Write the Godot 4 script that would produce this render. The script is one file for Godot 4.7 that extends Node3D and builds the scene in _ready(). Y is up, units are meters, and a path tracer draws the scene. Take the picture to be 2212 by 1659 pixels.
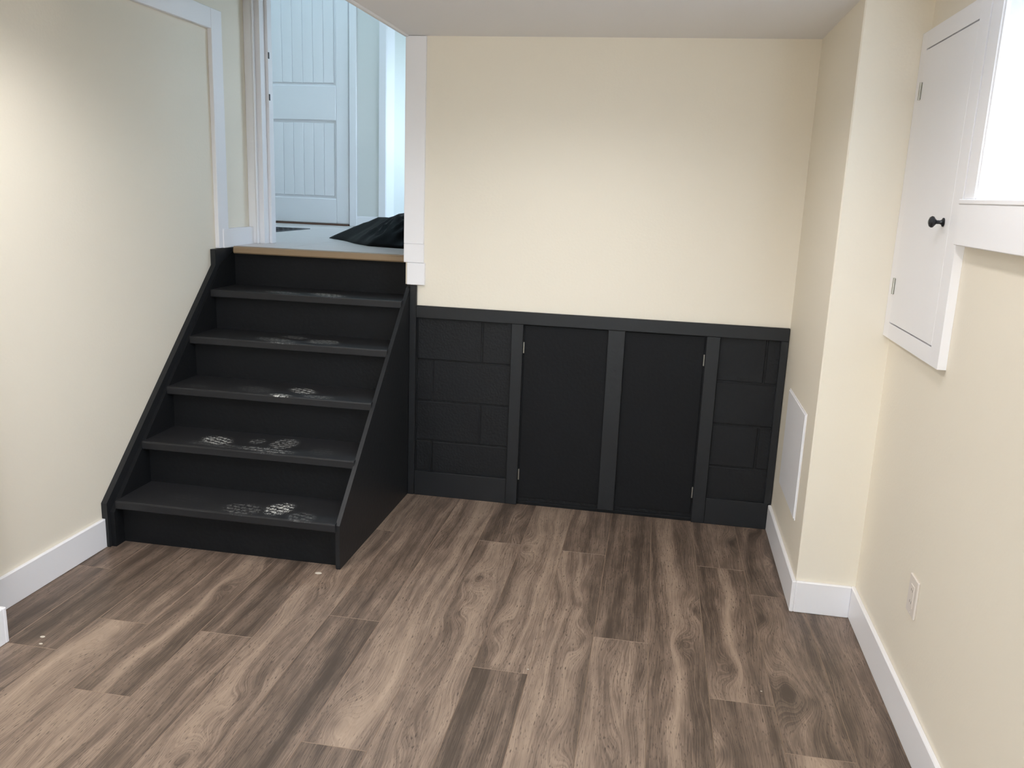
extends Node3D

const XL := -1.0485      # left wall
const XR := 1.935        # right wall
const CX := 1.723        # left face of the boxed corner
const CZ := 0.8276       # front face of the boxed corner
const H := 2.164         # room ceiling
const R := 0.1959        # stair rise
const G := 0.2101        # stair going
const ZF := 0.9437       # front of the lowest nosing
const NOSE := 0.0486
const XI := -1.014       # inner face of the wall-side stringer
const XO := -0.052       # inner face of the open-side stringer
const LAND := 1.1754     # landing height
const TOP := 3.6         # stairwell and hall ceiling

var M := {}
var names := {}
var rng := RandomNumberGenerator.new()

# ---------------------------------------------------------------- helpers
func numbered(called: String) -> String:
	var n: int = names.get(called, 0)
	names[called] = n + 1
	return called if n == 0 else "%s_%03d" % [called, n]

func tag(o: Node, label: String, category: String, group := "", kind := "") -> Node:
	o.set_meta("label", label)
	o.set_meta("category", category)
	if group != "": o.set_meta("group", group)
	if kind != "": o.set_meta("kind", kind)
	return o

func root_of(called: String, at := Vector3.ZERO) -> Node3D:
	var o := Node3D.new()
	o.name = numbered(called)
	add_child(o, true)
	o.position = at
	return o

func obj(called: String, mesh: Mesh, mat: Material, parent: Node = null, at := Vector3.ZERO) -> MeshInstance3D:
	var o := MeshInstance3D.new()
	o.mesh = mesh
	if mat: o.material_override = mat
	o.cast_shadow = GeometryInstance3D.SHADOW_CASTING_SETTING_ON
	if parent == null:
		o.name = numbered(called)
		add_child(o, true)
	else:
		o.name = called
		parent.add_child(o, true)
	o.position = at
	return o

func begin() -> SurfaceTool:
	var st := SurfaceTool.new()
	st.begin(Mesh.PRIMITIVE_TRIANGLES)
	return st

func tri(st: SurfaceTool, a: Vector3, b: Vector3, c: Vector3, n: Vector3, ua := Vector2.ZERO, ub := Vector2.ZERO, uc := Vector2.ZERO) -> void:
	st.set_normal(n)
	if (b - a).cross(c - a).dot(n) > 0.0:
		var t := b; b = c; c = t
		var u := ub; ub = uc; uc = u
	st.set_uv(ua); st.add_vertex(a)
	st.set_uv(ub); st.add_vertex(b)
	st.set_uv(uc); st.add_vertex(c)

func quad(st: SurfaceTool, a: Vector3, b: Vector3, c: Vector3, d: Vector3, n: Vector3) -> void:
	tri(st, a, b, c, n)
	tri(st, a, c, d, n)

# a box from lo to hi with chamfered edges
func cbox(st: SurfaceTool, lo: Vector3, hi: Vector3, ch := 0.002) -> void:
	var m := (lo + hi) * 0.5
	var h := (hi - lo) * 0.5
	var c: float = minf(ch, minf(h.x, minf(h.y, h.z)) * 0.6)
	var pt := func(ax: int, s: Array) -> Vector3:
		var v := Vector3.ZERO
		for k in 3:
			v[k] = s[k] * (h[k] if k == ax else h[k] - c)
		return m + v
	for ax in 3:
		var b := (ax + 1) % 3
		var d := (ax + 2) % 3
		for s in [-1, 1]:
			var n := Vector3.ZERO
			n[ax] = s
			var p := []
			for q in [[-1, -1], [1, -1], [1, 1], [-1, 1]]:
				var sg := [0, 0, 0]
				sg[ax] = s; sg[b] = q[0]; sg[d] = q[1]
				p.append(pt.call(ax, sg))
			quad(st, p[0], p[1], p[2], p[3], n)
	if c <= 0.0: return
	for ax in 3:
		var b := (ax + 1) % 3
		var d := (ax + 2) % 3
		for sb in [-1, 1]:
			for sd in [-1, 1]:
				var n := Vector3.ZERO
				n[b] = sb; n[d] = sd
				n = n.normalized()
				var s0 := [0, 0, 0]; var s1 := [0, 0, 0]
				s0[ax] = -1; s0[b] = sb; s0[d] = sd
				s1[ax] = 1; s1[b] = sb; s1[d] = sd
				quad(st, pt.call(b, s0), pt.call(b, s1), pt.call(d, s1), pt.call(d, s0), n)
	for sx in [-1, 1]:
		for sy in [-1, 1]:
			for sz in [-1, 1]:
				var sg := [sx, sy, sz]
				tri(st, pt.call(0, sg), pt.call(1, sg), pt.call(2, sg), Vector3(sx, sy, sz).normalized())

func box(called: String, lo: Vector3, hi: Vector3, mat: Material, parent: Node = null, ch := 0.002) -> MeshInstance3D:
	var st := begin()
	cbox(st, lo, hi, ch)
	return obj(called, st.commit(), mat, parent)

func boxes(called: String, list: Array, mat: Material, parent: Node = null, ch := 0.001) -> MeshInstance3D:
	var st := begin()
	for b in list: cbox(st, b[0], b[1], ch)
	return obj(called, st.commit(), mat, parent)

func struct(o: Node, label: String, category: String) -> Node:
	return tag(o, label, category, "", "structure")

# a slab whose outline is a polygon of (z, y), from x0 to x1; x shifts by skew * z on the x1 side
func prism(st: SurfaceTool, poly: PackedVector2Array, x0: float, x1: float, skew := 0.0) -> void:
	var ids := Geometry2D.triangulate_polygon(poly)
	for k in range(0, ids.size(), 3):
		var a := poly[ids[k]]; var b := poly[ids[k + 1]]; var c := poly[ids[k + 2]]
		tri(st, Vector3(x0, a.y, a.x), Vector3(x0, b.y, b.x), Vector3(x0, c.y, c.x), Vector3.LEFT)
		tri(st, Vector3(x1 + skew * a.x, a.y, a.x), Vector3(x1 + skew * b.x, b.y, b.x), Vector3(x1 + skew * c.x, c.y, c.x), Vector3.RIGHT)
	var mid := Vector2.ZERO
	var ccw := 0.0
	for k in poly.size():
		var a := poly[k]; var b := poly[(k + 1) % poly.size()]
		ccw += a.x * b.y - b.x * a.y
	for k in poly.size():
		var a := poly[k]; var b := poly[(k + 1) % poly.size()]
		var e := (b - a).normalized()
		var n2 := Vector2(e.y, -e.x) * (1.0 if ccw > 0 else -1.0)
		quad(st, Vector3(x0, a.y, a.x), Vector3(x1 + skew * a.x, a.y, a.x), Vector3(x1 + skew * b.x, b.y, b.x), Vector3(x0, b.y, b.x), Vector3(0, n2.y, n2.x))

# a turned profile of (radius, height), about an axis
func lathe(st: SurfaceTool, prof: Array, at: Vector3, axis: Vector3, n := 24) -> void:
	var u := axis.cross(Vector3(0.3, 0.8, 0.52)).normalized()
	var v := axis.cross(u).normalized()
	for k in prof.size() - 1:
		var p: Vector2 = prof[k]; var q: Vector2 = prof[k + 1]
		var e := (q - p).normalized()
		for i in n:
			var a0 := TAU * i / n; var a1 := TAU * (i + 1) / n
			var d0 := u * cos(a0) + v * sin(a0)
			var d1 := u * cos(a1) + v * sin(a1)
			var nn := ((d0 + d1).normalized() * e.y - axis * e.x).normalized()
			var P0 := at + d0 * p.x + axis * p.y; var P1 := at + d1 * p.x + axis * p.y
			var Q0 := at + d0 * q.x + axis * q.y; var Q1 := at + d1 * q.x + axis * q.y
			if p.x > 1e-6: tri(st, P0, P1, Q1, nn)
			if q.x > 1e-6: tri(st, P0, Q1, Q0, nn)

# ---------------------------------------------------------------- materials
func paint(color: Color, rough: float, bump := 0.0, freq := 0.05, spec := 0.5) -> StandardMaterial3D:
	var m := StandardMaterial3D.new()
	m.albedo_color = color
	m.roughness = rough
	m.metallic_specular = spec
	if bump > 0.0:
		var t := NoiseTexture2D.new()
		t.width = 512; t.height = 512; t.seamless = true; t.as_normal_map = true; t.bump_strength = 4.0
		var f := FastNoiseLite.new()
		f.seed = 11; f.frequency = freq; f.fractal_octaves = 3
		t.noise = f
		m.normal_enabled = true
		m.normal_texture = t
		m.normal_scale = bump
		m.uv1_triplanar = true
		m.uv1_world_triplanar = true
		m.uv1_scale = Vector3(2, 2, 2)
	return m

func glow(color: Color, energy: float) -> StandardMaterial3D:
	var m := StandardMaterial3D.new()
	m.albedo_color = Color(0.9, 0.9, 0.9)
	m.emission_enabled = true
	m.emission = color
	m.emission_energy_multiplier = energy
	return m

# laminate plank print: across 0.19 m, along 2 m
func wood(kind: String, sd: int) -> ImageTexture:
	var W := 192; var L := 1400
	var img := Image.create(W, L, true, Image.FORMAT_RGB8)
	var warp := FastNoiseLite.new(); warp.seed = sd; warp.frequency = 1.0; warp.fractal_octaves = 2
	var warp2 := FastNoiseLite.new(); warp2.seed = sd + 7; warp2.frequency = 1.0; warp2.fractal_octaves = 3
	var fib := FastNoiseLite.new(); fib.seed = sd + 3; fib.frequency = 1.0; fib.fractal_octaves = 2
	var blot := FastNoiseLite.new(); blot.seed = sd + 5; blot.frequency = 1.0; blot.fractal_octaves = 3
	var r := RandomNumberGenerator.new(); r.seed = sd
	var knots := []
	var nk: int = {"straight": 0, "cream": 1, "flow": 3, "knotty": 4, "center": 2, "plain": 1}[kind]
	for k in nk:
		knots.append([r.randf_range(0.02, 0.17), r.randf_range(0.1, 1.9), r.randf_range(0.03, 0.06), r.randf_range(0.6, 1.3)])
	var wav: float = {"straight": 0.010, "cream": 0.028, "flow": 0.05, "knotty": 0.045, "center": 0.035, "plain": 0.018}[kind]
	var dark := Color8(79, 67, 58); var mid := Color8(124, 106, 93); var pale := Color8(172, 150, 131)
	var base: float = {"straight": 0.30, "cream": 0.62, "flow": 0.58, "knotty": 0.34, "center": 0.50, "plain": 0.45}[kind]
	for j in L:
		var y := 2.0 * j / L
		for i in W:
			var x := 0.19 * i / W
			# the year-ring coordinate: across the plank, bent by slow waves and by knots
			var g := x + wav * warp.get_noise_2d(x * 4.0, y * 0.95) + wav * 0.22 * warp.get_noise_2d(x * 9.0 + 40.0, y * 2.2)
			var kd := 0.0
			for k in knots:
				var dx: float = (x - k[0]) / k[2]; var dy: float = (y - k[1]) / (k[2] * 2.4)
				var e := exp(-(dx * dx + dy * dy))
				g += e * 0.05 * k[3]
				kd = maxf(kd, exp(-(dx * dx + dy * dy) * 9.0))
			var ring := g * 95.0 + 1.5 * warp2.get_noise_2d(g * 22.0, y * 0.5)
			var saw := ring - floorf(ring)
			saw = pow(saw, 5.0) * (1.0 - smoothstep(0.9, 1.0, saw)) * (0.5 + warp.get_noise_2d(g * 30.0, y * 1.5 + 50.0))
			var band := warp2.get_noise_2d(g * 13.0, y * 0.55 + 9.0)
			var fine := fib.get_noise_2d(x * 420.0, y * 9.0)
			var fine2 := fib.get_noise_2d(g * 260.0 + 30.0, y * 3.0)
			var bl := blot.get_noise_2d(x * 16.0, y * 5.0)
			var t := base + 0.48 * band + 0.20 * fine + 0.26 * fine2 + 0.20 * bl - 0.30 * saw
			if kind == "cream":
				t += 0.30 * exp(-pow((g - 0.125) / 0.03, 2.0)) - 0.14 * exp(-pow((g - 0.03) / 0.03, 2.0))
			elif kind == "center":
				t += 0.42 * exp(-pow((g - 0.10) / 0.022, 2.0)) - 0.1
			elif kind == "flow":
				t += 0.22 * smoothstep(0.02, 0.10, g) - 0.1
			t -= 0.34 * kd
			var fleck := fib.get_noise_2d(x * 190.0 + 77.0, y * 22.0)
			if fleck > 0.40: t -= (fleck - 0.40) * 1.8 * clampf(0.9 + 1.6 * bl, 0.0, 1.6)
			t = t if t < 0.75 else 0.75 + (t - 0.75) * 0.5
			t = clampf(t, 0.0, 1.0)
			var c := dark.lerp(mid, t * 2.0) if t < 0.5 else mid.lerp(pale, t * 2.0 - 1.0)
			img.set_pixel(i, j, c)
	img.generate_mipmaps()
	return ImageTexture.create_from_image(img)

# paint on a tread, scuffed with dusty shoe prints: each print is [x, z, half width, half depth, turn, strength]
func tread_paint(prints: Array, x0: float, z0: float, sd: int) -> ImageTexture:
	var W := 980; var D := 270
	var img := Image.create(W, D, true, Image.FORMAT_RGB8)
	var f := FastNoiseLite.new(); f.seed = sd; f.frequency = 0.02; f.fractal_octaves = 4
	var f2 := FastNoiseLite.new(); f2.seed = sd + 1; f2.frequency = 0.12; f2.fractal_octaves = 2
	var base := Color8(36, 36, 38); var dust := Color8(215, 215, 208); var haze := Color8(98, 100, 100)
	for j in D:
		for i in W:
			var x := x0 + 0.001 * i; var z := z0 + 0.001 * j
			var s := 0.0; var hz := 0.0
			for p0 in prints:
				var p := [p0[0], p0[1], p0[2] * 1.22, p0[3] * 1.15, p0[4], p0[5]]
				var dx: float = x - p[0]; var dz: float = z - p[1]
				if absf(dx) > p[2] * 1.8 + 0.02 or absf(dz) > p[3] * 2.0 + 0.03: continue
				var ca := cos(p[4]); var sa := sin(p[4])
				var u: float = dx * ca + dz * sa; var v: float = -dx * sa + dz * ca
				var e: float = 1.0 - (u * u / (p[2] * p[2]) + v * v / (p[3] * p[3]))
				hz = maxf(hz, clampf(0.6 + e, 0.0, 1.0) * 0.55 * p[5])
				var edge := clampf(e * 2.5 + f2.get_noise_2d(i, j) * 1.2, 0.0, 1.0)
				if edge > 0.0:
					var vv := v / 0.026 + 0.30 * f2.get_noise_2d(i * 0.5, j * 0.5)
					var row := floorf(vv)
					var uu := u / 0.034 + 0.34 * row + 0.30 * f2.get_noise_2d(i * 0.5 + 90.0, j * 0.5)
					var lu := absf(uu - floorf(uu) - 0.5); var lv := absf(vv - row - 0.5)
					var lug := (1.0 - smoothstep(0.34, 0.42, lu)) * (1.0 - smoothstep(0.26, 0.36, lv))
					s = maxf(s, lug * edge * p[5] * clampf(0.75 + 0.9 * f.get_noise_2d(i * 3, j * 3), 0.1, 1.0))
			var c := base.lerp(haze, clampf(hz * (0.55 + f.get_noise_2d(i, j)) + 0.10 * f.get_noise_2d(i * 0.4, j * 2.0), 0.0, 1.0))
			c = c.lerp(dust, clampf(s, 0.0, 0.9))
			img.set_pixel(i, j, c)
	img.generate_mipmaps()
	return ImageTexture.create_from_image(img)

# ---------------------------------------------------------------- lamps
func downlight(x: float, z: float, energy: float, label: String) -> void:
	var o := root_of("recessed_light", Vector3(x, H, z))
	tag(o, label, "ceiling light", "round recessed lights of the low ceiling")
	var st := begin()
	lathe(st, [Vector2(0.052, -0.001), Vector2(0.054, -0.006), Vector2(0.070, -0.006), Vector2(0.074, -0.001)], Vector3.ZERO, Vector3.UP)
	obj("trim_ring", st.commit(), M.white, o)
	st = begin()
	lathe(st, [Vector2(0.0, -0.003), Vector2(0.053, -0.003)], Vector3.ZERO, Vector3.UP)
	obj("lens", st.commit(), M.lamp, o)
	var l := SpotLight3D.new()
	l.name = "beam"
	o.add_child(l)
	l.position = Vector3(0, -0.02, 0)
	l.rotation_degrees = Vector3(-90, 0, 0)
	l.light_color = Color(1.0, 0.988, 0.985)
	l.light_energy = energy
	l.light_size = 0.05
	l.spot_range = 12.0
	l.spot_attenuation = 2.0
	l.spot_angle = 78.0
	l.spot_angle_attenuation = 0.8
	l.shadow_enabled = true

# added dome lamp on the unseen hall ceiling, brightening the far door
func hall_fill_lamp(at: Vector3, energy: float) -> void:
	var o := root_of("added_hall_lamp", at)
	tag(o, "added round fill lamp on the unseen ceiling of the upper hall", "ceiling light")
	var st := begin()
	lathe(st, [Vector2(0.0, 0.0), Vector2(0.13, 0.0), Vector2(0.13, -0.018), Vector2(0.115, -0.022)], Vector3.ZERO, Vector3.UP)
	obj("base", st.commit(), M.white, o)
	st = begin()
	lathe(st, [Vector2(0.115, -0.022), Vector2(0.10, -0.05), Vector2(0.06, -0.072), Vector2(0.0, -0.08)], Vector3.ZERO, Vector3.UP)
	obj("dome", st.commit(), M.cool_fill_glow, o)
	var l := OmniLight3D.new()
	l.name = "fill_light"
	o.add_child(l)
	l.position = Vector3(0, -0.13, 0)
	l.light_color = Color(0.75, 0.91, 1.0)
	l.light_energy = energy
	l.light_size = 0.1
	l.omni_range = 12.0
	l.omni_attenuation = 2.0
	l.shadow_enabled = true

func daylight(called: String, at: Vector3, size: Vector2, face: Vector3, color: Color, energy: float) -> void:
	var l := AreaLight3D.new()
	l.name = called
	add_child(l)
	l.position = at
	l.look_at_from_position(at, at + face, Vector3.UP)
	l.area_size = size
	l.light_color = color
	l.light_energy = energy
	l.set("area_range", 12.0)
	l.set("area_attenuation", 2.0)
	l.shadow_enabled = true

# ================================================================ scene
func _ready() -> void:
	rng.seed = 5
	# camera
	var cam := Camera3D.new()
	cam.name = "camera"
	add_child(cam)
	cam.transform = Transform3D(Basis(Vector3(0.983431, 0.037685, -0.177323), Vector3(-0.075379, 0.974591, -0.210928), Vector3(0.164869, 0.2208, 0.961283)).orthonormalized(), Vector3(1.14974, 1.50525, 3.9391))
	cam.keep_aspect = Camera3D.KEEP_HEIGHT
	cam.fov = 48.3573
	cam.near = 0.05
	cam.far = 100.0
	cam.current = true
	# sky: an even bright overcast outside the basement window and the hall window
	var env := Environment.new()
	var sm := ProceduralSkyMaterial.new()
	sm.sky_top_color = Color(0.78, 0.89, 1.0)
	sm.sky_horizon_color = Color(0.88, 0.95, 1.0)
	sm.ground_horizon_color = Color(0.80, 0.81, 0.82)
	sm.ground_bottom_color = Color(0.60, 0.60, 0.58)
	sm.sky_energy_multiplier = 2.6
	sm.sun_angle_max = 1.0
	var sky := Sky.new()
	sky.sky_material = sm
	env.background_mode = Environment.BG_SKY
	env.sky = sky
	env.tonemap_mode = Environment.TONE_MAPPER_LINEAR
	env.tonemap_exposure = 1.0
	env.sdfgi_enabled = true
	env.ssao_enabled = true
	env.ssil_enabled = true
	var we := WorldEnvironment.new()
	we.name = "world_environment"
	we.environment = env
	add_child(we)
	# daylight at the windows; the rear and side-room ones are added fill
	daylight("window_daylight", Vector3(XR - 0.022, 1.79, 2.083), Vector2(1.06, 0.52), Vector3.LEFT, Color(0.80, 0.90, 1.0), 1.15)
	daylight("rear_fill_light", Vector3(0.6, 1.3, 5.17), Vector2(1.6, 1.2), Vector3.FORWARD, Color(1.0, 0.99, 0.95), 2.5)  # added fill from behind the camera, no source seen there
	daylight("hall_daylight", Vector3(0.62, 2.5, -1.75), Vector2(1.1, 1.0), Vector3.LEFT, Color(0.62, 0.83, 1.0), 0.08)
	daylight("side_room_fill_light", Vector3(0.28, 2.35, -3.7), Vector2(1.1, 1.1), Vector3.LEFT, Color(0.78, 0.93, 1.0), 0.9)  # added light that brightens the jamb of the hall opening
	make_materials()
	# the ceiling lamps of the room
	downlight(0.74, 1.02, 0.79, "white recessed ceiling light just in front of the panelling")
	downlight(-0.50, 1.50, 0.54, "white recessed ceiling light over the foot of the stairs")
	downlight(-0.50, 2.30, 1.25, "white recessed ceiling light by the left pier")
	downlight(1.40, 2.00, 0.54, "white recessed ceiling light beside the bright window")
	hall_fill_lamp(Vector3(-1.45, TOP, -1.6), 0.5)  # added to lift the far hall door
	build_shell()
	build_floor()
	build_panelling()
	build_stairs()
	build_hall()
	build_right_wall_things()
	build_small_things()

func make_materials() -> void:
	M.cream = paint(Color8(241, 232, 215), 0.62, 0.06, 0.06)
	M.white = paint(Color8(246, 244, 246), 0.38)
	M.ceiling = paint(Color8(242, 240, 240), 0.85, 0.05, 0.08)
	M.hall_wall = paint(Color8(226, 226, 222), 0.6)
	M.black = paint(Color8(34, 35, 37), 0.42, 0.08, 0.03, 0.4)
	M.black_flat = paint(Color8(23, 24, 26), 0.62, 0.12, 0.04, 0.3)
	M.block = paint(Color8(27, 28, 30), 0.55, 0.2, 0.06, 0.35)
	M.mortar = paint(Color8(24, 25, 27), 0.6, 0.4, 0.05, 0.35)
	M.lamp = glow(Color(1.0, 0.95, 0.87), 3.0)
	M.cool_fill_glow = glow(Color(0.85, 0.94, 1.0), 3.0)  # glowing dome of the added hall lamp
	M.subfloor = paint(Color8(62, 50, 42), 0.8)
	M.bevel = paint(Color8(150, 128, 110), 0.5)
	M.oak = paint(Color8(150, 126, 98), 0.45)
	M.tile = paint(Color8(216, 208, 204), 0.28)
	M.grout = paint(Color8(130, 130, 132), 0.8)
	M.steel = paint(Color8(170, 168, 160), 0.35); M.steel.metallic = 0.8
	M.knob = paint(Color8(26, 28, 33), 0.3)
	M.bag = paint(Color8(7, 7, 8), 0.48, 0.0, 0.05, 0.16)
	M.iron = paint(Color8(45, 45, 50), 0.5)
	M.plate = paint(Color8(229, 219, 209), 0.4)
	M.dark = paint(Color8(120, 112, 105), 0.8)
	M.brown = paint(Color8(105, 72, 56), 0.7)
	M.dust = paint(Color8(205, 195, 180), 0.9)
	var g := StandardMaterial3D.new()
	g.albedo_color = Color(0.9, 0.95, 1.0, 0.02)
	g.transparency = BaseMaterial3D.TRANSPARENCY_ALPHA
	g.roughness = 0.02
	M.glass = g

func build_shell() -> void:
	var z2 := 5.2
	# left wall, the full height of the stairwell, and the thicker stretch of it nearest the camera
	struct(box("wall_left", Vector3(XL - 0.15, 0, -0.40), Vector3(XL, TOP, z2), M.cream, null, 0.001), "cream painted wall running along the left of the stairs", "wall")
	struct(box("wall_left_pier", Vector3(XL, 0, 1.725), Vector3(-0.886, H, z2), M.cream, null, 0.003), "thicker cream stretch of left wall nearest the camera", "wall")
	# right wall with the window opening
	var wz0 := 1.545; var wz1 := 2.62; var wy0 := 1.527; var wy1 := 2.06
	struct(boxes("wall_right", [
		[Vector3(XR, 0, 0), Vector3(XR + 0.16, wy0, z2)], [Vector3(XR, wy1, 0), Vector3(XR + 0.16, H + 0.12, z2)],
		[Vector3(XR, wy0, 0), Vector3(XR + 0.16, wy1, wz0)], [Vector3(XR, wy0, wz1), Vector3(XR + 0.16, wy1, z2)]], M.cream, null, 0.0), "cream right-hand wall with the window and the wall cabinet", "wall")
	struct(box("wall_corner", Vector3(CX, -0.01, -0.02), Vector3(XR + 0.02, H + 0.02, CZ), M.cream, null, 0.005), "cream boxed-out corner between dark panelling and window wall", "wall")
	# back wall: cream upper part, block lower part
	struct(boxes("wall_back", [[Vector3(-0.060, 1.05, -0.12), Vector3(XR + 0.1, TOP, 0)], [Vector3(-0.034, 0.90, -0.12), Vector3(XR + 0.1, 1.05, 0)], [Vector3(-0.034, 0, -0.16), Vector3(XR + 0.1, 0.90, -0.030)]], M.cream, null, 0.0), "cream upper back wall above the black panelling", "wall")
	struct(boxes("wall_front", [[Vector3(XL - 0.15, 0, z2), Vector3(-0.2, H + 0.12, z2 + 0.12)], [Vector3(1.4, 0, z2), Vector3(XR + 0.16, H + 0.12, z2 + 0.12)],
		[Vector3(-0.2, 0, z2), Vector3(1.4, 0.7, z2 + 0.12)], [Vector3(-0.2, 1.9, z2), Vector3(1.4, H + 0.12, z2 + 0.12)]], M.cream, null, 0.0), "cream wall behind the camera with the opening of the added window", "wall")
	var rw := root_of("window_3")  # made-up window that houses the rear fill light
	struct(rw, "added wide window behind the camera, made for the rear fill light", "window")
	boxes("sash", [[Vector3(-0.2, 0.7, z2 + 0.03), Vector3(1.4, 0.75, z2 + 0.08)], [Vector3(-0.2, 1.85, z2 + 0.03), Vector3(1.4, 1.9, z2 + 0.08)], [Vector3(-0.2, 0.75, z2 + 0.03), Vector3(-0.15, 1.85, z2 + 0.08)], [Vector3(1.35, 0.75, z2 + 0.03), Vector3(1.4, 1.85, z2 + 0.08)], [Vector3(0.58, 0.75, z2 + 0.03), Vector3(0.62, 1.85, z2 + 0.08)]], M.white, rw)
	box("glass", Vector3(-0.15, 0.75, z2 + 0.053), Vector3(1.35, 1.85, z2 + 0.057), M.glass, rw, 0.0)
	# low ceiling, cut away above the stairs
	struct(boxes("ceiling", [[Vector3(-0.055, H, 0), Vector3(XR, H + 0.12, z2)], [Vector3(XL, H, 1.0), Vector3(-0.055, H + 0.12, z2)]], M.ceiling, null, 0.0), "low off-white ceiling with an opening above the stairs", "ceiling")
	struct(boxes("wall_stairwell", [[Vector3(-0.055, H + 0.12, 0), Vector3(0.05, TOP, 1.1)], [Vector3(XL, H + 0.12, 1.0), Vector3(-0.055, TOP, 1.1)]], M.cream, null, 0.0), "cream upper walls of the stairwell above the low ceiling", "wall")
	struct(box("ceiling_stairwell", Vector3(-2.62, TOP, -4.8), Vector3(1.45, TOP + 0.1, 1.1), M.ceiling, null, 0.0), "high ceiling over the stairwell and the upper hall", "ceiling")
	struct(box("trim_1", Vector3(-0.070, H - 0.008, 0.02), Vector3(-0.050, H + 0.03, 1.0), M.ceiling, null, 0.004), "pale corner bead along the ceiling edge over the stairs", "trim")
	# white boards framing the stair opening on the back wall
	var t := root_of("trim_2")
	struct(t, "white vertical casing board right of the stair opening", "trim")
	box("casing_board", Vector3(-0.066, 1.2425, -0.005), Vector3(0.029, H - 0.002, 0.016), M.white, t, 0.0015)
	box("casing_board", Vector3(-0.066, 1.1545, -0.005), Vector3(0.0300, 1.2420, 0.0163), M.white, t, 0.0015)
	box("casing_edge", Vector3(-0.068, 1.242, -0.12), Vector3(-0.060, H - 0.002, -0.005), M.white, t, 0.001)
	box("foot_block", Vector3(-0.0495, 1.050, -0.002), Vector3(0.037, 1.1535, 0.018), M.white, t, 0.002)
	# white boards on the left wall
	t = root_of("trim_3")
	struct(t, "white board frame on the left wall beside the stair top", "trim")
	box("upright", Vector3(XL, 1.170, -0.122), Vector3(XL + 0.022, 2.285, -0.022), M.white, t, 0.002)
	box("header", Vector3(XL, 2.192, -0.022), Vector3(XL + 0.022, 2.285, 0.998), M.white, t, 0.002)
	# baseboards
	struct(box("baseboard_left", Vector3(XL, 0.0, 0.952), Vector3(XL + 0.015, 0.124, 1.725), M.white, null, 0.003), "white baseboard of the left wall running into the stairs", "baseboard")
	struct(boxes("baseboard_left_pier", [[Vector3(-0.886, 0, 1.7252), Vector3(-0.871, 0.124, z2)], [Vector3(XL + 0.015, 0, 1.710), Vector3(-0.871, 0.124, 1.7252)]], M.white, null, 0.003), "white baseboard corner at the lower left edge of the photo", "baseboard")
	var st := begin()
	cbox(st, Vector3(CX - 0.0152, 0, 0.020), Vector3(CX, 0.1236, CZ + 0.0150), 0.003)
	cbox(st, Vector3(CX, 0, CZ), Vector3(XR - 0.0152, 0.1236, CZ + 0.0152), 0.003)
	struct(obj("baseboard_corner", st.commit(), M.white), "white baseboard wrapping the boxed-out corner", "baseboard")
	struct(box("baseboard_right", Vector3(XR - 0.0152, 0, CZ), Vector3(XR, 0.1236, z2), M.white, null, 0.003), "white baseboard along the window wall under the outlet", "baseboard")
	# window: casing, apron, sash and glass
	var w := root_of("window_1")
	struct(w, "bright basement window with white casing high on the right wall", "window")
	box("apron", Vector3(XR - 0.034, 1.408, 1.462), Vector3(XR, 1.514, 2.72), M.white, w, 0.002)
	box("stool", Vector3(XR - 0.036, 1.514, 1.462), Vector3(XR + 0.002, 1.527, 2.72), M.white, w, 0.002)
	box("side_casing", Vector3(XR - 0.024, 1.527, 1.462), Vector3(XR, 2.13, 1.541), M.white, w, 0.002)
	box("side_casing", Vector3(XR - 0.024, 1.527, 2.625), Vector3(XR, 2.13, 2.70), M.white, w, 0.002)
	box("head_casing", Vector3(XR - 0.024, 2.062, 1.541), Vector3(XR, 2.13, 2.625), M.white, w, 0.002)
	boxes("sash", [[Vector3(XR - 0.020, wy0 + 0.0005, wz0 - 0.003), Vector3(XR + 0.02, wy0 + 0.007, wz1 + 0.004)], [Vector3(XR - 0.020, wy1 - 0.007, wz0 - 0.003), Vector3(XR + 0.02, wy1 - 0.0005, wz1 + 0.004)],
		[Vector3(XR - 0.0205, wy0 + 0.007, wz0 - 0.0035), Vector3(XR + 0.02, wy1 - 0.007, wz0 + 0.004)], [Vector3(XR - 0.0205, wy0 + 0.007, wz1 - 0.004), Vector3(XR + 0.02, wy1 - 0.007, wz1 + 0.0035)]], M.white, w, 0.001)
	box("glass", Vector3(XR - 0.018, wy0 + 0.0065, wz0 + 0.0035), Vector3(XR - 0.015, wy1 - 0.0065, wz1 - 0.0035), M.glass, w, 0.0)

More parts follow.
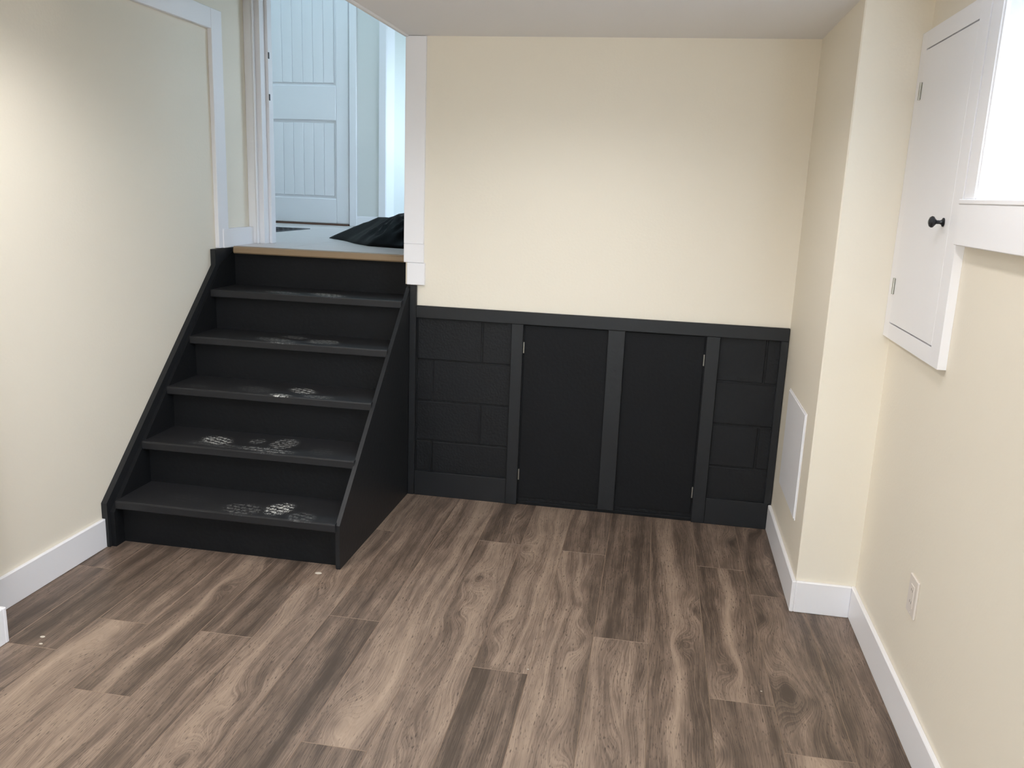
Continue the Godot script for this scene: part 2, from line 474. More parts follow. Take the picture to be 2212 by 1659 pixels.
# ---------------------------------------------------------------- floor
func plank(x0: float, x1: float, z0: float, z1: float, mat: Material, parent: Node, off: float, flip: bool) -> void:
	var c := 0.0011; var gap := 0.0002; var y1 := 0.0; var y0 := -0.008; var sk := 0.011
	var f := func(x: float, y: float, z: float) -> Vector3: return Vector3(x + sk * z, y, z)
	var xa := x0 + gap; var xb := x1 - gap; var za := z0 + gap; var zb := z1 - gap
	var uv := func(x: float, z: float) -> Vector2:
		var u := clampf((x - x0) / 0.1895, 0.0, 1.0); var v := fposmod((z - z0) * 0.5, 10.0) + off
		return Vector2(1.0 - u, 1.0 - v) if flip else Vector2(u, v)
	var st := begin()
	var a: Vector3 = f.call(xa + c, y1, za + c); var b: Vector3 = f.call(xb - c, y1, za + c); var d: Vector3 = f.call(xb - c, y1, zb - c); var e: Vector3 = f.call(xa + c, y1, zb - c)
	st.set_tangent(Plane(1, 0, 0, 1))
	tri(st, a, b, d, Vector3.UP, uv.call(xa + c, za + c), uv.call(xb - c, za + c), uv.call(xb - c, zb - c))
	tri(st, a, d, e, Vector3.UP, uv.call(xa + c, za + c), uv.call(xb - c, zb - c), uv.call(xa + c, zb - c))
	var mesh := st.commit()
	var s2 := begin()
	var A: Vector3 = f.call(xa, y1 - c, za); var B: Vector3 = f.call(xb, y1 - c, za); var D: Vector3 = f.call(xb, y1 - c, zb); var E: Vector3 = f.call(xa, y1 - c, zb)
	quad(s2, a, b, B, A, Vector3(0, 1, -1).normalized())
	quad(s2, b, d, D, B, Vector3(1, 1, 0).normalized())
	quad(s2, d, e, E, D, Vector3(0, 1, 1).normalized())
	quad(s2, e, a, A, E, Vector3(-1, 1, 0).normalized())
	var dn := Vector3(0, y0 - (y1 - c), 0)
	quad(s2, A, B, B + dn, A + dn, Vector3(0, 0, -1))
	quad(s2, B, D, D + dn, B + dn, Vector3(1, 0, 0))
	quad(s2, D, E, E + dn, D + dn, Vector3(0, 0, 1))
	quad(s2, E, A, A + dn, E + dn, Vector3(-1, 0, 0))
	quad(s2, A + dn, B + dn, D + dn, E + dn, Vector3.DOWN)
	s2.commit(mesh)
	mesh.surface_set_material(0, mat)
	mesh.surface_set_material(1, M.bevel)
	obj("plank", mesh, null, parent)

func build_floor() -> void:
	var fl := root_of("floor")
	struct(fl, "brown wood-grain laminate plank floor", "floor")
	box("underlay", Vector3(XL - 0.15, -0.2, -0.05), Vector3(XR + 0.16, -0.008, 5.3), M.subfloor, fl, 0.0)
	var kinds := ["straight", "cream", "flow", "knotty", "center", "plain", "flow", "straight", "knotty"]
	var wm := []
	for k in kinds.size():
		var m := StandardMaterial3D.new()
		m.albedo_texture = wood(kinds[k], 31 + 17 * k)
		m.roughness = 0.42
		m.metallic_specular = 0.4
		m.texture_filter = BaseMaterial3D.TEXTURE_FILTER_LINEAR_WITH_MIPMAPS_ANISOTROPIC
		wm.append(m)
	# strips from left to right: left seam, then each plank's far end (z), look and flip
	var strips := [
		[-1.090, [[0.0, 5, 0], [1.15, 0, 1], [2.6, 5, 1]]],
		[-0.901, [[0.0, 0, 0], [1.72, 5, 0], [3.2, 7, 0]]],
		[-0.711, [[0.0, 5, 1], [1.502, 1, 1], [3.1, 0, 0]]],
		[-0.521, [[0.0, 4, 0], [1.90, 6, 0], [3.4, 0, 1]]],
		[-0.331, [[0.0, 7, 1], [1.50, 5, 0], [2.9, 2, 0]]],
		[-0.141, [[0.0, 1, 0], [0.498, 2, 1], [2.35, 0, 0]]],
		[0.050, [[0.0, 5, 0], [1.290, 0, 0], [3.2, 3, 0]]],
		[0.240, [[0.0, 1, 0], [1.98, 5, 1], [3.6, 2, 0]]],
		[0.430, [[0.0, 3, 0], [0.494, 2, 0], [2.45, 7, 1]]],
		[0.620, [[0.0, 6, 0], [1.498, 7, 0], [3.0, 1, 0]]],
		[0.802, [[0.0, 5, 0], [0.510, 6, 1], [2.5, 4, 0]]],
		[0.990, [[0.0, 0, 1], [1.210, 2, 1], [3.1, 5, 0]]],
		[1.180, [[0.0, 4, 0], [1.98, 1, 0], [3.7, 0, 0]]],
		[1.370, [[0.0, 8, 0], [0.516, 4, 1], [1.497, 5, 1], [2.9, 3, 1]]],
		[1.565, [[0.0, 3, 1], [0.733, 8, 1], [1.722, 1, 1], [2.9, 0, 0]]],
		[1.758, [[0.0, 8, 0], [1.95, 3, 0], [3.5, 5, 0]]],
		[1.950, [[0.0, 3, 0], [2.0, 8, 0], [3.5, 5, 0]]],
	]
	for s in strips.size():
		var x0: float = strips[s][0]
		var x1: float = strips[s + 1][0] if s + 1 < strips.size() else 2.0
		var pl: Array = strips[s][1]
		for k in pl.size():
			var z0: float = pl[k][0] - (0.0 if k else 0.02)
			var z1: float = pl[k + 1][0] if k + 1 < pl.size() else 5.22
			plank(x0, x1, z0, z1, wm[pl[k][1]], fl, 0.0 if z1 - z0 > 1.2 else 0.13 * ((s * 3 + k) % 4), pl[k][2] == 1)

# ---------------------------------------------------------------- black panelling
func build_panelling() -> void:
	# painted concrete blocks seen between the boards
	var wb := root_of("wall_block")
	struct(wb, "black painted concrete block wall between the panelling boards", "wall")
	box("mortar_bed", Vector3(-0.034, 0, -0.032), Vector3(CX, 0.90, -0.0035), M.mortar, wb, 0.0)
	var rows := [0.0, 0.079, 0.282, 0.485, 0.688, 0.898]
	for k in rows.size() - 1:
		var joints := []
		if k % 2 == 1: joints = [0.0, 0.081, 0.47]
		else: joints = [0.0, 0.322, 0.47]
		var right := [1.42, 1.716] if k % 2 == 1 else [1.42, 1.632, 1.716]
		for set_of in [joints, right]:
			for i in set_of.size() - 1:
				var j := rng.randf_range(-0.0012, 0.0010)
				box("concrete_block", Vector3(set_of[i] + 0.0035, rows[k] + 0.004, -0.03), Vector3(set_of[i + 1] - 0.0035, rows[k + 1] - 0.004, j), M.block, wb, 0.003)
	# the boards
	var p := root_of("wall_panelling", Vector3.ZERO)
	tag(p, "black painted board panelling framing the two low doors", "panelling")
	box("top_rail", Vector3(-0.001, 0.8935, 0.0012), Vector3(CX - 0.002, 0.9525, 0.0205), M.black, p, 0.0025)
	for s in [[0.4655, 0.5215, 0.0], [0.9185, 0.9965, 0.018], [1.3635, 1.4240, 0.0]]:
		box("stile", Vector3(s[0], s[2], 0.0024), Vector3(s[1], 0.8935, 0.020), M.black, p, 0.002)
	box("edge_stile", Vector3(1.688, 0.1265, 0.0012), Vector3(CX - 0.002, 0.8935, 0.020), M.black, p, 0.002)
	box("base_board", Vector3(0.0, 0.0, 0.0012), Vector3(0.4655, 0.1255, 0.0175), M.black, p, 0.002)
	box("base_board", Vector3(1.4240, 0.0, 0.0012), Vector3(CX - 0.0155, 0.1265, 0.0195), M.black, p, 0.002)
	box("end_board", Vector3(-0.0335, 0.0, 0.0), Vector3(-0.001, 1.0475, 0.0195), M.black, p, 0.002)
	box("door_sill", Vector3(0.5215, 0.0, -0.002), Vector3(1.3635, 0.018, 0.008), M.black_flat, p, 0.002)
	# the two low doors
	for k in 2:
		var x0 := 0.5265 if k == 0 else 0.990
		var x1 := 0.925 if k == 0 else 1.3575
		var dr := root_of("access_door", Vector3((x0 + x1) * 0.5, 0, 0))
		tag(dr, ["low black door beside the stairs, hinged on its stairs side", "low black door beside the boxed-out corner, hinged on its corner side"][k], "door")
		var w := (x1 - x0) * 0.5
		box("leaf", Vector3(-w, 0.037, -0.0028), Vector3(w, 0.889, 0.0018), M.black_flat, dr, 0.0015)
		var hx := -w - 0.0012 if k == 0 else w + 0.0020
		for y in ([0.783, 0.154] if k == 0 else [0.782, 0.145]):
			var st := begin()
			lathe(st, [Vector2(0, -0.026), Vector2(0.0036, -0.026), Vector2(0.0036, 0.026), Vector2(0, 0.026)], Vector3(hx, y, 0.0105), Vector3.UP, 12)
			cbox(st, Vector3(hx - 0.002, y - 0.025, -0.002), Vector3(hx + 0.002, y + 0.025, 0.010), 0.0004)
			var hg := obj("hinge", st.commit(), M.steel, dr)
			hg.set_meta("label", "bare steel hinge")

# ---------------------------------------------------------------- stairs
func build_stairs() -> void:
	var s := root_of("staircase")
	tag(s, "black painted wooden stairs of six risers with dusty shoe prints", "stairs")
	var prints := [
		[[-0.329, 0.846, 0.046, 0.062, 0.25, 1.0], [-0.47, 0.885, 0.07, 0.055, 0.1, 0.32], [-0.205, 0.905, 0.05, 0.045, 0.3, 0.30], [-0.74, 0.83, 0.08, 0.04, 0.2, 0.06]],
		[[-0.715, 0.625, 0.065, 0.050, 0.4, 0.85], [-0.545, 0.590, 0.032, 0.035, 0.1, 0.45], [-0.42, 0.590, 0.050, 0.070, 0.0, 0.55], [-0.455, 0.695, 0.11, 0.030, 0.05, 0.50], [-0.22, 0.65, 0.05, 0.04, 0.1, 0.14], [-0.70, 0.685, 0.10, 0.03, 0.1, 0.25]],
		[[-0.412, 0.405, 0.062, 0.040, 0.5, 0.80], [-0.470, 0.508, 0.045, 0.016, 0.05, 0.95], [-0.305, 0.490, 0.060, 0.025, 0.0, 0.42], [-0.62, 0.445, 0.08, 0.045, 0.3, 0.22], [-0.885, 0.47, 0.06, 0.02, 0.1, 0.15]],
		[[-0.60, 0.262, 0.10, 0.04, 0.3, 0.5], [-0.555, 0.165, 0.06, 0.03, 0.3, 0.45], [-0.384, 0.225, 0.07, 0.05, 0.1, 0.5]],
		[[-0.665, 0.050, 0.09, 0.035, 0.2, 0.5], [-0.435, 0.045, 0.085, 0.042, 0.3, 0.8]],
	]
	for k in 6:
		var zr := ZF - k * G - NOSE
		box("riser", Vector3(XI - 0.01, R * k - (0.001 if k else 0.0), zr - 0.018), Vector3(XO, R * (k + 1) - 0.036, zr), M.black_flat, s, 0.001)
	for k in 5:
		var y := R * (k + 1)
		var z1 := ZF - k * G
		var z0 := z1 - G - NOSE
		var st := begin()
		var pr := PackedVector2Array()
		pr.append(Vector2(z0, y)); pr.append(Vector2(z0, y - 0.0362))
		pr.append(Vector2(z1 - 0.004, y - 0.0362)); pr.append(Vector2(z1, y - 0.032)); pr.append(Vector2(z1, y - 0.006)); pr.append(Vector2(z1 - 0.002, y - 0.002)); pr.append(Vector2(z1 - 0.006, y))
		var xl := XI + 0.0129 * (z0 + z1) * 0.5
		prism(st, pr, xl, XO + 0.003)
		var mesh := st.commit()
		# give the walking surface the texture coordinates of its paint
		var mdt := MeshDataTool.new()
		mdt.create_from_surface(mesh, 0)
		for i in mdt.get_vertex_count():
			var v := mdt.get_vertex(i)
			mdt.set_vertex_uv(i, Vector2((v.x - XI) / 0.98, (v.z - z0) / 0.27) if mdt.get_vertex_normal(i).y > 0.2 else Vector2(0.005, 0.01))
		var out := ArrayMesh.new()
		mdt.commit_to_surface(out)
		var m := StandardMaterial3D.new()
		m.albedo_texture = tread_paint(prints[k], XI, z0, 90 + k)
		m.roughness = 0.5
		m.metallic_specular = 0.4
		obj("tread", out, m, s)
	# landing nosing
	var ln := begin()
	var q := PackedVector2Array([Vector2(-0.155, LAND + 0.001), Vector2(-0.155, LAND - 0.034), Vector2(-0.112, LAND - 0.034), Vector2(-0.106, LAND - 0.028), Vector2(-0.106, LAND - 0.008), Vector2(-0.110, LAND - 0.001), Vector2(-0.116, LAND + 0.001)])
	prism(ln, q, XI + 0.016, XO)
	var nz := obj("landing_nosing", ln.commit(), M.oak, s)
	nz.set_meta("label", "bare tan wood nosing of the landing")
	# wall-side stringer: a wide board against the wall and a thinner one in front of it
	var a := begin()
	prism(a, PackedVector2Array([Vector2(0.955, 0.126), Vector2(0.972, 0.126), Vector2(0.972, 0.192), Vector2(0.030, 1.091), Vector2(0.030, 1.168), Vector2(-0.270, 1.168), Vector2(-0.270, 0.9), Vector2(0.0, 0.9), Vector2(0.955, 0.05)]), XL + 0.0012, XL + 0.0152)
	prism(a, PackedVector2Array([Vector2(0.90, 0.0), Vector2(0.968, 0.0), Vector2(0.972, 0.006), Vector2(0.972, 0.192), Vector2(0.030, 1.091), Vector2(0.030, 1.168), Vector2(-0.270, 1.168), Vector2(-0.270, 0.85), Vector2(-0.04, 0.85), Vector2(0.90, -0.0)]), XL + 0.0150, XL + 0.0265)
	obj("wall_stringer", a.commit(), M.black, s)
	a = begin()
	prism(a, PackedVector2Array([Vector2(0.70, 0.0), Vector2(0.955, 0.0), Vector2(0.955, 0.150), Vector2(-0.010, 1.090), Vector2(-0.160, 1.164), Vector2(-0.170, 0.85), Vector2(-0.06, 0.80)]), XL + 0.0265, XI, 0.0129)
	obj("inner_stringer", a.commit(), M.black_flat, s)
	# open-side stringer down to the floor
	a = begin()
	prism(a, PackedVector2Array([Vector2(0.0, 0.0), Vector2(0.928, 0.0), Vector2(0.932, 0.006), Vector2(0.932, 0.186), Vector2(0.0205, 1.030), Vector2(0.0, 1.040)]), XO, XO + 0.0180)
	prism(a, PackedVector2Array([Vector2(-0.16, 0.60), Vector2(0.0, 0.60), Vector2(0.0, 1.0395), Vector2(-0.002, 1.140), Vector2(-0.16, 1.140)]), XO, XO + 0.017)
	obj("open_stringer", a.commit(), M.black, s)

# ---------------------------------------------------------------- landing and hall
func build_hall() -> void:
	# tiled landing floor
	var fl := root_of("floor_landing")
	struct(fl, "pale grey tiled landing at the top of the stairs", "floor")
	box("slab", Vector3(-2.5, 0.95, -4.8), Vector3(1.3, LAND - 0.010, -0.173), M.grout, fl, 0.0)
	var xs := [-2.5, -1.95, -1.35, -0.75, -0.15, 0.45, 1.05, 1.3]
	var zs := [-4.75, -4.15, -3.55, -2.95, -2.35, -1.75, -1.16, -0.56, -0.156]
	for i in xs.size() - 1:
		for j in zs.size() - 1:
			box("tile", Vector3(xs[i] + 0.0015, LAND - 0.012, zs[j] + 0.0015), Vector3(xs[i + 1] - 0.0015, LAND, zs[j + 1] - 0.0015), M.tile, fl, 0.001)
	# walls of the hall
	var fz := -2.70
	struct(boxes("wall_hall", [
		[Vector3(-2.5, LAND, fz - 0.19), Vector3(-2.16, TOP, fz)], [Vector3(-2.16, 3.215, fz - 0.19), Vector3(-1.335, TOP, fz)], [Vector3(-1.335, LAND, fz - 0.19), Vector3(-1.075, TOP, fz)],
		[Vector3(-1.075, 3.215, fz - 0.19), Vector3(-0.24, TOP, fz)], [Vector3(-0.24, LAND, fz - 0.19), Vector3(1.3, TOP, fz)]], M.hall_wall, null, 0.0), "pale wall at the far side of the upper hall", "wall")
	struct(boxes("wall_hall_rear", [[Vector3(-2.5, LAND, -3.1), Vector3(-1.20, TOP, fz - 0.195)], [Vector3(-1.30, LAND, -4.7), Vector3(-1.20, TOP, -3.1)], [Vector3(-1.30, LAND, -4.8), Vector3(0.42, TOP, -4.7)],
		[Vector3(0.30, LAND, -4.7), Vector3(0.42, 1.75, -2.89)], [Vector3(0.30, 2.95, -4.7), Vector3(0.42, TOP, -2.89)], [Vector3(0.30, 1.75, -4.7), Vector3(0.42, 2.95, -4.3)], [Vector3(0.30, 1.75, -3.1), Vector3(0.42, 2.95, -2.89)]], M.hall_wall, null, 0.0), "pale walls of the bright side room beyond the hall", "wall")
	var w4 := root_of("window_4")  # made-up window that houses the side-room fill light
	struct(w4, "added side room window, unseen, made to brighten the doorway jamb", "window")
	boxes("sash", [[Vector3(0.34, 1.75, -4.3), Vector3(0.38, 1.8, -3.1)], [Vector3(0.34, 2.9, -4.3), Vector3(0.38, 2.95, -3.1)], [Vector3(0.34, 1.8, -4.3), Vector3(0.38, 2.9, -4.25)], [Vector3(0.34, 1.8, -3.15), Vector3(0.38, 2.9, -3.1)]], M.white, w4)
	box("glass", Vector3(0.358, 1.8, -4.25), Vector3(0.362, 2.9, -3.15), M.glass, w4, 0.0)
	struct(box("wall_hall_left", Vector3(-2.62, 0.9, -3.0), Vector3(-2.5, TOP, -0.40), M.hall_wall, null, 0.0), "pale left end wall of the upper hall", "wall")
	struct(boxes("wall_hall_front", [[Vector3(-2.5, LAND, -0.52), Vector3(-1.0485, TOP, -0.40)], [Vector3(-1.0485, 3.21, -0.52), Vector3(-0.092, TOP, -0.40)], [Vector3(-0.092, 1.14, -0.52), Vector3(-0.034, TOP, -0.12)], [Vector3(-0.034, LAND, -0.52), Vector3(1.3, TOP, -0.40)]], M.cream, null, 0.0), "cream wall with the doorway at the stair head", "wall")
	struct(boxes("wall_hall_right", [[Vector3(0.66, 0.9, -3.0), Vector3(0.78, 1.9, -0.40)], [Vector3(0.66, 3.05, -3.0), Vector3(0.78, TOP, -0.40)], [Vector3(0.66, 1.9, -3.0), Vector3(0.78, 3.05, -2.35)], [Vector3(0.66, 1.9, -1.15), Vector3(0.78, 3.05, -0.40)]], M.hall_wall, null, 0.0), "pale right end wall of the upper hall with its window", "wall")
	var w := root_of("window_2")
	struct(w, "hall window out of sight behind the back wall", "window")
	boxes("sash", [[Vector3(0.70, 1.9, -2.35), Vector3(0.74, 1.95, -1.15)], [Vector3(0.70, 3.0, -2.35), Vector3(0.74, 3.05, -1.15)], [Vector3(0.70, 1.95, -2.35), Vector3(0.74, 3.0, -2.3)], [Vector3(0.70, 1.95, -1.2), Vector3(0.74, 3.0, -1.15)]], M.white, w)
	box("glass", Vector3(0.718, 1.95, -2.3), Vector3(0.722, 3.0, -1.2), M.glass, w, 0.0)
	# baseboards of the hall
	struct(box("baseboard_landing", Vector3(XL, 1.169, -0.385), Vector3(XL + 0.027, 1.264, -0.060), M.white, null, 0.002), "white baseboard above the black stringer at the stair head", "baseboard")
	var bb := begin()
	cbox(bb, Vector3(-1.297, LAND, fz), Vector3(-1.104, LAND + 0.062, fz + 0.014), 0.002)
	cbox(bb, Vector3(-1.297, LAND + 0.062, fz), Vector3(-1.104, LAND + 0.082, fz + 0.008), 0.003)
	struct(obj("baseboard_hall", bb.commit(), M.white), "short white baseboard between the two hall doors", "baseboard")
	# door frame at the stair head
	var t := root_of("trim_4")
	struct(t, "white door frame standing at the stair head by the left wall", "trim")
	box("casing", Vector3(XL, LAND, -0.400), Vector3(-1.003, 3.29, -0.380), M.white, t, 0.003)
	box("casing_bead", Vector3(-1.003, LAND, -0.400), Vector3(-0.994, 3.26, -0.374), M.white, t, 0.003)
	box("jamb", Vector3(-1.0485, LAND, -0.525), Vector3(-0.969, 3.23, -0.400), M.white, t, 0.001)
	box("door_stop", Vector3(-0.969, LAND, -0.505), Vector3(-0.953, 3.215, -0.455), M.white, t, 0.002)
	for y in [2.139, 1.932]:
		var k := box("strike_plate", Vector3(-0.9535, y - 0.016, -0.470), Vector3(-0.9515, y + 0.016, -0.456), M.iron, t, 0.0008)
		k.set_meta("label", "small dark metal plate")
	# far door, closed
	hall_door("door_1", "white two-panel beadboard door at the far side of the hall", -2.127, -1.365, fz)
	casing("trim_5", "white casing around the two-panel hall door", -2.145, -1.347, fz)
	casing("trim_6", "white casing around the hall opening to the bright side room", -1.062, -0.245, fz)
	box("threshold", Vector3(-2.127, LAND, fz - 0.03), Vector3(-1.365, LAND + 0.011, fz + 0.020), M.brown, null, 0.001)
	tag(get_node("threshold"), "thin brown strip under the two-panel hall door", "threshold")

func casing(called: String, label: String, x0: float, x1: float, z: float) -> void:
	var t := root_of(called)
	struct(t, label, "trim")
	for s in [[x0 - 0.052, x0 + 0.008], [x1 - 0.008, x1 + 0.052]]:
		box("casing_leg", Vector3(s[0], LAND, z), Vector3(s[1], 3.28, z + 0.018), M.white, t, 0.004)
	box("casing_head", Vector3(x0 + 0.008, 3.215, z), Vector3(x1 - 0.008, 3.28, z + 0.018), M.white, t, 0.004)
	box("jamb", Vector3(x0 - 0.013, LAND, z - 0.19), Vector3(x0 + 0.008, 3.215, z - 0.0005), M.white, t, 0.001)
	box("jamb", Vector3(x1 - 0.008, LAND, z - 0.19), Vector3(x1 + 0.013, 3.215, z - 0.0005), M.white, t, 0.001)

func hall_door(called: String, label: String, x0: float, x1: float, z: float) -> void:
	var d := root_of(called)
	struct(d, label, "door")
	var b := LAND + 0.012
	var zb := z - 0.036
	var s := 0.105
	box("stile", Vector3(x0, b, zb), Vector3(x0 + s, 3.208, z), M.white, d, 0.006)
	box("stile", Vector3(x1 - s, b, zb), Vector3(x1, 3.208, z), M.white, d, 0.006)
	for r in [[b, 1.385, "bottom_rail"], [1.985, 2.245, "lock_rail"], [3.10, 3.208, "top_rail"]]:
		box(r[2], Vector3(x0 + s, r[0], zb), Vector3(x1 - s, r[1], z), M.white, d, 0.006)
	for r in [[1.385, 1.985], [2.245, 3.10]]:
		var p := box("panel", Vector3(x0 + s - 0.004, r[0], zb + 0.004), Vector3(x1 - s + 0.004, r[1], z - 0.022), M.white, d, 0.0)
		var n := 6
		var w := (x1 - x0 - 2.0 * s - 0.04) / n
		for k in n:
			box("beadboard", Vector3(x0 + s + 0.02 + k * w + 0.0006, r[0] + 0.02, z - 0.023), Vector3(x0 + s + 0.02 + (k + 1) * w - 0.0006, r[1] - 0.02, z - 0.010), M.white, p, 0.0045)

# ---------------------------------------------------------------- things on the right wall
func build_right_wall_things() -> void:
	# wall cabinet
	var c := root_of("wall_cabinet", Vector3(XR, 1.066, 1.14))
	tag(c, "tall white flush cabinet with black knob beside the window", "cabinet")
	var o := -c.position
	var tf := 0.024
	var x0 := XR - tf
	box("frame_board", Vector3(x0, 1.066, CZ + 0.0015) + o, Vector3(XR, 2.043, 0.893) + o, M.white, c, 0.0005)
	box("frame_board", Vector3(x0, 1.066, 1.374) + o, Vector3(XR, 2.043, 1.452) + o, M.white, c, 0.0005)
	box("frame_board", Vector3(x0, 1.066, 0.893) + o, Vector3(XR, 1.116, 1.374) + o, M.white, c, 0.0005)
	box("frame_board", Vector3(x0, 1.9885, 0.893) + o, Vector3(XR, 2.043, 1.374) + o, M.white, c, 0.0005)
	var d := box("door", Vector3(x0 - 0.0003, 1.1205, 0.8937) + o, Vector3(XR - 0.004, 1.984, 1.3736) + o, M.white, c, 0.0005)
	for y in [1.241, 1.861]:
		var st := begin()
		lathe(st, [Vector2(0, -0.027), Vector2(0.0042, -0.027), Vector2(0.0042, 0.027), Vector2(0, 0.027)], Vector3(x0 - 0.003, y, 0.894) + o, Vector3.UP, 12)
		cbox(st, Vector3(x0 - 0.0025, y - 0.026, 0.884) + o, Vector3(x0 - 0.0005, y + 0.026, 0.905) + o, 0.0004)
		var h := obj("hinge", st.commit(), M.steel, c)
		h.set_meta("label", "bare metal hinge")
	var kn := begin()
	lathe(kn, [Vector2(0.0, -0.001), Vector2(0.0125, -0.001), Vector2(0.0125, 0.002), Vector2(0.007, 0.005), Vector2(0.0052, 0.010), Vector2(0.0055, 0.018), Vector2(0.010, 0.022), Vector2(0.0155, 0.027), Vector2(0.0162, 0.031), Vector2(0.013, 0.036), Vector2(0.006, 0.039), Vector2(0.0, 0.0395)], Vector3(x0 - 0.001, 1.463, 1.322) + o, Vector3.LEFT, 28)
	var k := obj("knob", kn.commit(), M.knob, d)
	k.set_meta("label", "round black knob")
	# outlet
	var t := root_of("wall_outlet", Vector3(XR, 0.40, 1.475))
	tag(t, "white wall outlet low on the window wall above the baseboard", "outlet")
	box("cover_plate", Vector3(-0.0065, -0.058, -0.039), Vector3(0, 0.058, 0.039), M.plate, t, 0.002)
	var rc := box("receptacle", Vector3(-0.0082, -0.0335, -0.0165), Vector3(-0.005, 0.0335, 0.0165), M.plate, t, 0.0008)
	for y in [-0.018, 0.018]:
		for z in [-0.0065, 0.0065]:
			box("slot", Vector3(-0.0086, y - 0.004, z - 0.001), Vector3(-0.0075, y + 0.004, z + 0.001), M.dark, rc, 0.0)
	for y in [-0.050, 0.050]:
		var sc := begin()
		lathe(sc, [Vector2(0.0, 0.0074), Vector2(0.0025, 0.0072), Vector2(0.003, 0.006)], Vector3(0, y, 0), Vector3.LEFT, 10)
		obj("screw", sc.commit(), M.plate, t)
	# blank access panel on the boxed-out corner
	var a := root_of("access_panel", Vector3(CX, 0.51, 0.43))
	tag(a, "blank white access panel on the boxed-out corner beside the panelling", "access panel")
	box("flange", Vector3(-0.0035, -0.215, -0.225), Vector3(0, 0.213, 0.232), M.white, a, 0.001)
	box("cover", Vector3(-0.0075, -0.209, -0.219), Vector3(-0.003, 0.207, 0.226), M.white, a, 0.002)

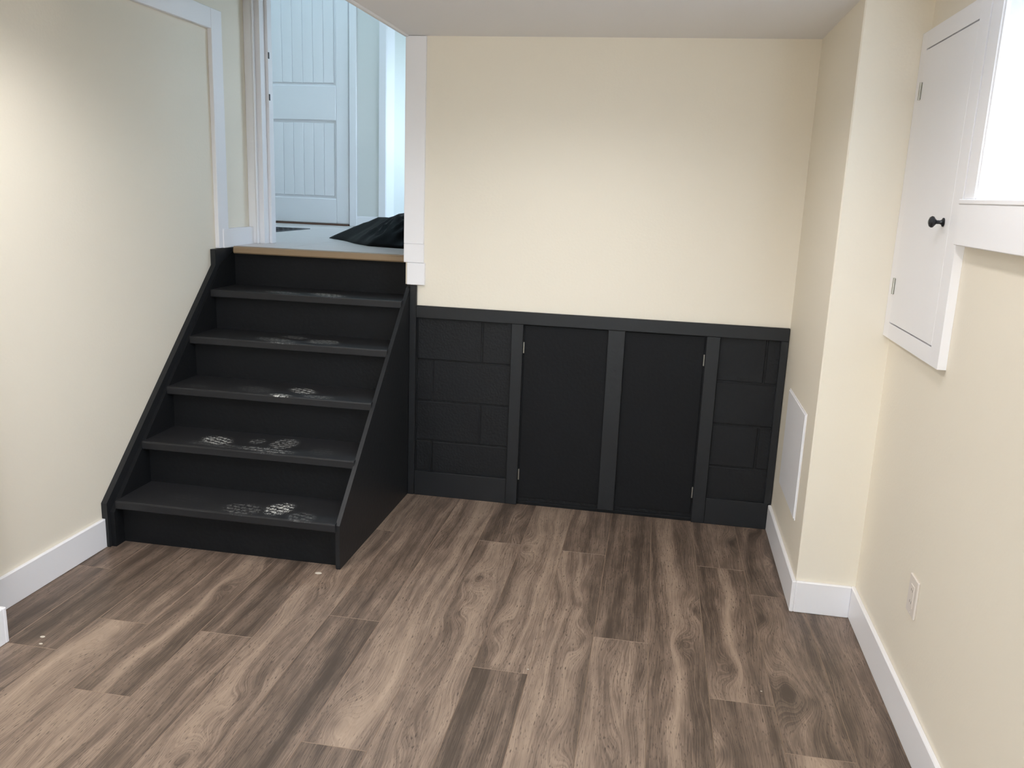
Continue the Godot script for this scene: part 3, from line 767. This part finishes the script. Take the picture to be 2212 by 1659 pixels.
# ---------------------------------------------------------------- bag, grille, flecks
func build_small_things() -> void:
	# black plastic bag slumped on the landing, its limp corner pointing left
	var out := [Vector2(-0.885, -1.095), Vector2(-0.72, -0.93), Vector2(-0.60, -0.755), Vector2(-0.46, -0.60), Vector2(-0.345, -0.56), Vector2(-0.25, -0.54), Vector2(-0.16, -0.58), Vector2(0.0, -0.60), Vector2(0.22, -0.62), Vector2(0.36, -0.80), Vector2(0.38, -1.05), Vector2(0.20, -1.30), Vector2(-0.05, -1.38), Vector2(-0.30, -1.34), Vector2(-0.50, -1.24), Vector2(-0.68, -1.16)]
	var ctr := Vector2(-0.02, -0.95)
	var n := 96; var m := 26
	var fn := FastNoiseLite.new(); fn.seed = 4; fn.frequency = 1.0; fn.fractal_octaves = 3; fn.fractal_type = FastNoiseLite.FRACTAL_RIDGED
	var pts := []
	for i in n:
		var u := float(i) / n * out.size()
		var i0 := int(u) % out.size(); var f := u - int(u)
		var p0: Vector2 = out[i0]; var p1: Vector2 = out[(i0 + 1) % out.size()]
		var e := p0.lerp(p1, f)
		var row := []
		for j in m + 1:
			var s := float(j) / m
			var p := ctr.lerp(e, s)
			var hgt := 0.29 * pow(maxf(0.0, 1.0 - s), 0.92)
			var fold := fn.get_noise_2d(p.x * 5.0 + 0.6 * sin(p.y * 7.0), p.y * 3.4 + p.x * 2.0)
			var front := smoothstep(-1.02, -0.72, p.y)
			hgt *= 1.0 + (0.02 + 0.16 * front) * fold * smoothstep(0.1, 0.5, s)
			hgt += (0.004 + 0.022 * front) * fold * sin(s * PI)
			if s > 0.6: hgt += 0.016 * (1.0 - s) / 0.4 + 0.004
			row.append(Vector3(p.x, LAND + maxf(hgt, 0.003), p.y))
		pts.append(row)
	var st := begin()
	st.set_smooth_group(0)
	for i in n:
		var a: Array = pts[i]; var b: Array = pts[(i + 1) % n]
		for j in m:
			# clockwise seen from above
			if j == 0:
				st.add_vertex(a[0]); st.add_vertex(b[1]); st.add_vertex(a[1])
			else:
				st.add_vertex(a[j]); st.add_vertex(b[j]); st.add_vertex(b[j + 1])
				st.add_vertex(a[j]); st.add_vertex(b[j + 1]); st.add_vertex(a[j + 1])
		var fa: Vector3 = a[m]; var fb: Vector3 = b[m]; var fc := Vector3(ctr.x, LAND + 0.001, ctr.y)
		fa.y = LAND + 0.001; fb.y = LAND + 0.001
		st.add_vertex(a[m]); st.add_vertex(b[m]); st.add_vertex(fb)
		st.add_vertex(a[m]); st.add_vertex(fb); st.add_vertex(fa)
		st.add_vertex(fc); st.add_vertex(fa); st.add_vertex(fb)
	st.generate_normals()
	tag(obj("plastic_bag", st.commit(), M.bag), "crumpled black plastic bag lying on the tiled landing", "bag")
	# ornate floor grille in front of the far door
	var g := root_of("floor_grille", Vector3(-1.58, LAND, -1.66))
	tag(g, "dark ornate floor vent grille in the landing tiles", "floor vent")
	boxes("frame", [[Vector3(-0.18, 0, -0.35), Vector3(0.18, 0.004, -0.325)], [Vector3(-0.18, 0, 0.325), Vector3(0.18, 0.004, 0.35)], [Vector3(-0.18, 0, -0.325), Vector3(-0.155, 0.004, 0.325)], [Vector3(0.155, 0, -0.325), Vector3(0.18, 0.004, 0.325)]], M.iron, g)
	for i in 4:
		for j in 8:
			var sc := begin()
			var cx := -0.155 + 0.31 / 4 * (i + 0.5); var cz := -0.325 + 0.65 / 8 * (j + 0.5)
			lathe(sc, [Vector2(0.032, 0.0), Vector2(0.032, 0.003), Vector2(0.0385, 0.003), Vector2(0.0385, 0.0)], Vector3(cx, 0, cz), Vector3.UP, 16)
			obj("scroll", sc.commit(), M.iron, g)
	# a few crumbs of filler on the floor
	var where := [Vector3(-0.105, 0, 0.98), Vector3(0.815, 0, 1.47), Vector3(1.55, 0, 1.42), Vector3(-0.79, 0, 1.66), Vector3(-0.765, 0, 1.70)]
	var lab := ["pale round fleck on the floor beside the open stair foot", "tiny pale crumb on the middle of the plank floor", "tiny pale crumb on the floor nearest the window wall", "small pale crumb on the floor by the left baseboard corner", "second small pale crumb by the left baseboard corner"]
	var rad := [0.013, 0.003, 0.003, 0.008, 0.006]
	for k in where.size():
		var cr := begin()
		lathe(cr, [Vector2(rad[k] * 1.1, 0.0), Vector2(rad[k], 0.0008), Vector2(rad[k] * 0.5, 0.0014), Vector2(0, 0.0014)], Vector3.ZERO, Vector3.UP, 9)
		var o := obj("filler_crumb", cr.commit(), M.dust, null, where[k])
		o.scale = Vector3(1.0, 1.0, 0.7)
		tag(o, lab[k], "debris", "crumbs of filler on the floor")
